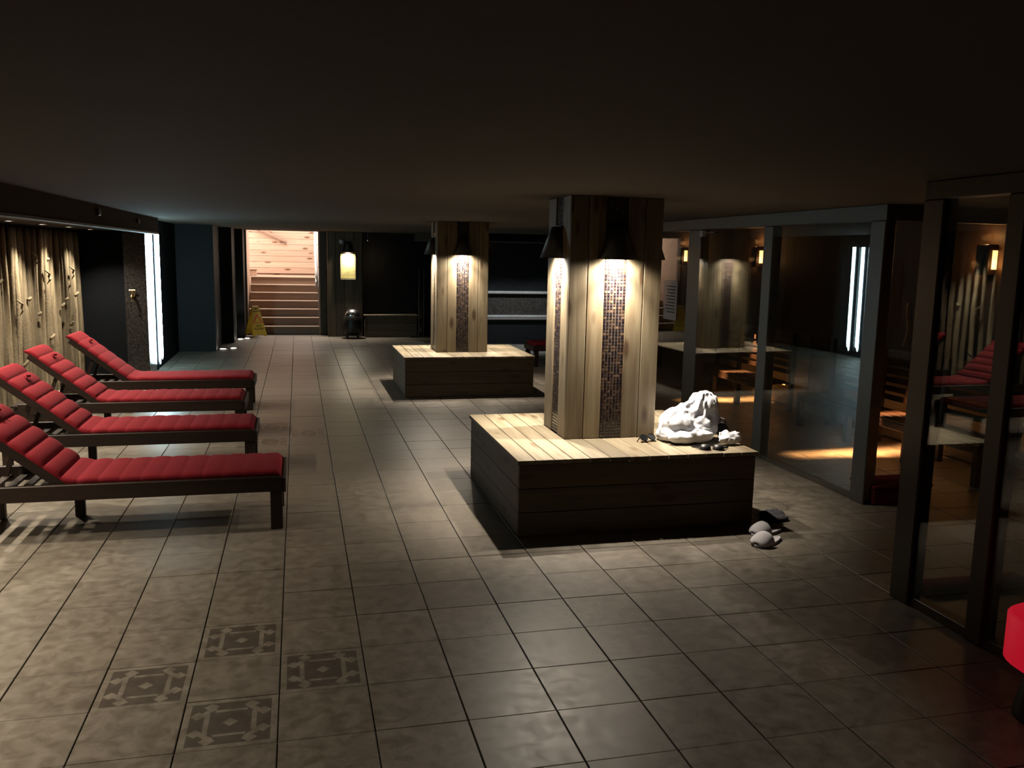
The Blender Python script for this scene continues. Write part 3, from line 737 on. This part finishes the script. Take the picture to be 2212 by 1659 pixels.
# wall twigs
for y, lab in ((9.4, 'pale wavy branches standing on the wall beside the copper lamp'), (6.95, 'pale wavy branches on the wall above the nearest slatted bench')):
    o = thing('wall_branches', lab, 'decoration', (IW-.03, y, .95))
    for k in range(4):
        ph = rnd.uniform(0, 6); MB().tube([(0, -.2+k*.13+.02*math.sin(ph+q), q*.06) for q in range(8)], .008, 6).build('branch', 'pole', o, True)
no = thing('paper_notice', 'white paper notice stuck on the farthest visible pane of the glass wall', 'notice', (GX-.021, 8.78, 1.08))
MB().box(-.002, 0, -.17, .17, 0, .43).build('sheet', 'paper', no)
for k in range(9): MB().box(-.003, -.0021, -.13, .12-(k % 3)*.02, .36-k*.035, .37-k*.035).build('printed_line', 'dark_cloth', no)
ck = thing('wall_clock', 'round white wall clock seen through the glass beside the notice', 'clock', (4.75, 12.89, 1.74))
m = MB().lathe([(0, .02), (.15, .02), (.165, .03), (.17, 0)], 28); m.v = [(x, -z, y) for x, y, z in m.v]; m.build('dial', 'paper', ck)
MB().bar((0, -.024, 0), (.02, -.024, .10), .01, .004, (0, 1, 0)).build('hand', 'black', ck); MB().bar((0, -.026, 0), (-.07, -.026, .02), .012, .004, (0, 1, 0)).build('hand', 'black', ck)
dc = thing('door_closer', 'small pale box at the top of the second glass pane', 'door closer', (GX-.036, 8.0, 2.0))
CB(-.04, 0, -.03, .03, -.03, .03, .004).build('body', 'white_plastic', dc); MB().bar((-.02, -.03, 0), (-.02, -.25, .01), .015, .008).build('arm', 'alu', dc)
# red floor mats
rm = thing('red_step', 'low dark red step on the floor in the glass doorway', 'step', (4.5, 5.42, 0))
CB(-.47, .02, -.20, .08, 0, .12, .012).build('riser', 'red_mat', rm); CB(-.475, .03, -.21, .09, .12, .145, .008).build('tread', 'red_mat', rm)
rb = thing('red_floor_cushion', 'flat red cushion on the floor behind the nearest glass pane', 'cushion', (3.56, 3.72, 0))
CB(-.38, .30, -.06, .06, 0, .06, .02).build('pad', 'red', rb, True); MB().tube([(-.37, -.06, .03), (.29, -.06, .03)], .006, 6).build('piping', 'red_mat', rb)
MAT['red_lamp'] = glow('red_lamp_shade', (1.0, .012, .04), .20)
MAT['red_lamp'].node_tree.nodes['Principled BSDF'].inputs['Base Color'].default_value = (.25, .01, .02, 1)
rs = thing('red_drum_lamp', 'low round lamp glowing deep red, cut off by the right edge', 'lamp', (2.835, 2.50, 0))
MB().lathe([(.0, .42), (.17, .42), (.20, .40), (.20, .23), (.17, .21), (0, .21)], 28).build('shade', 'red_lamp', rs, True)
MB().lathe([(.0, .211), (.11, .211), (.12, .17), (.15, .02), (.15, 0), (0, 0)], 24).build('base', 'black', rs, True)

# ------------------------------------------------------------------ bathrobe, towel, small things
def heap(name, lobes, mat, parent, vox=.010, rolls=12, rr_=(.014, .026), fold=.006, fs=8.0, seed=0):
    """a heap of cloth: soft lobes with rolled folds draped over them, fused into one skin"""
    R = random.Random(int(seed*10)); b = bmesh.new()
    for (c, r) in lobes:
        bmesh.ops.create_icosphere(b, subdivisions=3, radius=1, matrix=Matrix.Translation(c) @ Matrix.Diagonal((*r, 1)))
    def top(x, y):
        z = 0
        for (c, r) in lobes:
            q = 1-((x-c[0])/r[0])**2-((y-c[1])/r[1])**2
            if q > 0: z = max(z, c[2]+r[2]*math.sqrt(q))
        return z
    m = MB(); n = 0
    while n < rolls:
        c, r = R.choice(lobes); a = R.uniform(0, 6.28); L = R.uniform(.9, 1.9)*max(r[0], r[1]); bend = R.uniform(-1.6, 1.6)
        x = c[0]+R.uniform(-.7, .7)*r[0]; y = c[1]+R.uniform(-1.0, .5)*r[1]; pts = []; rad = []; w = R.uniform(*rr_)
        for k in range(12):
            t_ = k/11; a2 = a+bend*t_; x += math.cos(a2)*L/11; y += math.sin(a2)*L/11
            z = top(x, y)
            if z < .01: break
            pts.append((x, y, max(.012, z+w*.15))); rad.append(w*(.25+.75*math.sin(math.pi*min(1, .08+t_*.9))))
        if len(pts) > 3: rad[-1] *= .4; m.tube(pts, rad, 8); n += 1
    me0 = m.mesh('t', 'terry'); b.from_mesh(me0); bpy.data.meshes.remove(me0)
    me = bpy.data.meshes.new(name); b.to_mesh(me); b.free()
    o = link(name, me); md = o.modifiers.new('remesh', 'REMESH'); md.mode = 'VOXEL'; md.voxel_size = vox
    sm = o.modifiers.new('smooth', 'SMOOTH'); sm.iterations = 3; sm.factor = .5
    dg = bpy.context.evaluated_depsgraph_get(); me2 = bpy.data.meshes.new_from_object(o.evaluated_get(dg))
    bpy.data.objects.remove(o); b = bmesh.new(); b.from_mesh(me2); b.normal_update()
    off = []
    for v in b.verts:
        p = v.co*fs+Vector((seed, seed*1.7, 0)); q = noise.noise_vector(p*.6)*1.5
        rid = 1-abs(noise.noise(p*.8+q))*2.6
        off.append(noise.noise(p*.5)*fold*1.4-max(0, rid)*fold)
    for v, d in zip(b.verts, off): v.co += v.normal*d; v.co.z = max(v.co.z, .0015)
    b.to_mesh(me2); b.free(); me2.name = name; me2.materials.clear(); me2.materials.append(MAT[mat])
    me2.polygons.foreach_set('use_smooth', [True]*len(me2.polygons)); return link(name, me2, parent)
ro = thing('bathrobe', 'crumpled white bathrobe heaped on the right end of the near bench', 'bathrobe', (2.66, 5.40, ZB))
heap('body', [((-.10, .02, .10), (.14, .13, .13)), ((-.19, .0, .05), (.07, .11, .06)), ((-.03, .03, .17), (.10, .10, .09)), ((.085, .03, .235), (.105, .10, .10)), ((.03, .01, .09), (.16, .13, .11)), ((.145, .03, .20), (.05, .08, .07)), ((.12, .04, .11), (.08, .09, .09))], 'terry', ro, .0065, 26, (.008, .018), .011, 8, 1.3)
heap('sleeve', [((-.12, -.12, .045), (.12, .05, .045)), ((.0, -.125, .05), (.10, .04, .045))], 'terry', ro, .008, 6, (.010, .016), .005, 8, 4.1)
to = thing('folded_towel', 'smaller white towel lying in folds right of the bathrobe', 'towel', (2.865, 5.215, ZB))
heap('cloth', [((-.03, -.015, .035), (.09, .025, .03)), ((.02, .01, .045), (.07, .035, .045)), ((-.04, .015, .05), (.06, .03, .045))], 'terry', to, .008, 7, (.010, .018), .008, 12, 7.7)
t2 = thing('loose_cloth', 'short loose end of white cloth behind the bathrobe at the bench edge', 'cloth', (2.895, 5.60, ZB))
heap('cloth', [((0, 0, .05), (.055, .05, .05)), ((.02, .02, .08), (.03, .04, .03))], 'terry', t2, .009, 4, (.010, .016), .006, 14, 2.2)
db = thing('dark_bag', 'small dark bag between the bathrobe and the loose white cloth', 'bag', (2.905, 5.43, ZB))
heap('body', [((0, 0, .055), (.04, .08, .055))], 'dark_cloth', db, .010, 3, (.008, .012), .006, 10, 3.3); MB().tube([(0, -.05, .10), (0, -.03, .14), (0, .03, .14), (0, .05, .10)], .006, 6).build('handle', 'dark_cloth', db)
sg = thing('sunglasses', 'black glasses with splayed temples on the bench left of the bathrobe', 'glasses', (2.335, 5.38, ZB), .3); sg.rotation_euler = (-.95, 0, .3); sg.location.z += .012
for s_ in (-1, 1):
    m = MB().lathe([(0, .002), (.026, .002), (.030, .006), (.030, -.002)], 14); m.v = [(x+s_*.034, -z, y+.028) for x, y, z in m.v]; m.build('lens', 'dark_gloss', sg)
    MB().tube([(s_*.066, 0, .035), (s_*.075, .07, .03), (s_*.07, .12, .008)], .0035, 6).build('temple', 'black', sg)
MB().tube([(-.012, 0, .036), (0, -.002, .040), (.012, 0, .036)], .004, 6).build('bridge', 'black', sg)
gg = thing('swim_goggles', 'black swim goggles lying in front of the bathrobe', 'goggles', (2.66, 5.10, ZB), -.2)
for s_ in (-1, 1): MB().lathe([(0, .035), (.025, .033), (.038, .018), (.040, 0)], 14, s_*.045, 0).build('cup', 'black', gg, True)
MB().tube([(-.08, 0, .012), (-.12, .05, .008), (-.03, .10, .008), (.06, .09, .008), (.12, .04, .008), (.08, 0, .012)], .006, 6).build('strap', 'black', gg)
def slipper(loc, rz, label):
    o = thing('slipper', label, 'slipper', loc, rz, 'pair of white slippers')
    N = 24; L = .27; out = []
    for k in range(N):
        a = 2*math.pi*k/N; x = L/2*math.cos(a); w = .046+.010*math.cos(a-.2); out.append((x, w*math.sin(a)*1.0))
    m = MB(); V = [(x, y, .0) for x, y in out]+[(x*1.02, y*1.04, .008) for x, y in out]+[(x, y, .018) for x, y in out]
    fs = [tuple(reversed(range(N))), tuple(range(2*N, 3*N))]
    for r_ in range(2):
        for k in range(N): fs.append((r_*N+k, r_*N+(k+1) % N, (r_+1)*N+(k+1) % N, (r_+1)*N+k))
    m.add(V, fs).build('sole', 'slipper', o)
    m = MB(); A, Bn = 12, 10          # vaulted upper over the toe half
    for i in range(A+1):
        u = i/A; x = .030+u*(L/2-.038); half = (.058 if u < .55 else .058*math.sqrt(max(0, 1-((u-.55)/.47)**2)))+.002
        hh = .050*(1-u**2.2)+.012
        for j in range(Bn+1):
            q = math.pi*j/Bn; m.v.append((x, half*math.cos(q), .012+hh*math.sin(q)**.8))
    for i in range(A):
        for j in range(Bn): m.f.append((i*(Bn+1)+j, (i+1)*(Bn+1)+j, (i+1)*(Bn+1)+j+1, i*(Bn+1)+j+1))
    up = m.build('upper', 'slipper', o, True); sd = up.modifiers.new('thickness', 'SOLIDIFY'); sd.thickness = .008
    return o
slipper((2.83, 4.62, 0), math.radians(208), 'white slipper in front, lying on the tiles by the near bench')
slipper((2.93, 4.80, 0), math.radians(198), 'white slipper behind the other one, touching the bench shadow')
dk = thing('dark_sock', 'dark crumpled cloth on the floor behind the white slippers', 'cloth', (3.14, 5.05, 0))
heap('cloth', [((0, 0, .015), (.10, .07, .022)), ((.05, .09, .015), (.07, .09, .022)), ((-.04, .04, .02), (.05, .08, .03))], 'dark_cloth', dk, .011, 5, (.010, .016), .008, 12, 5.0)
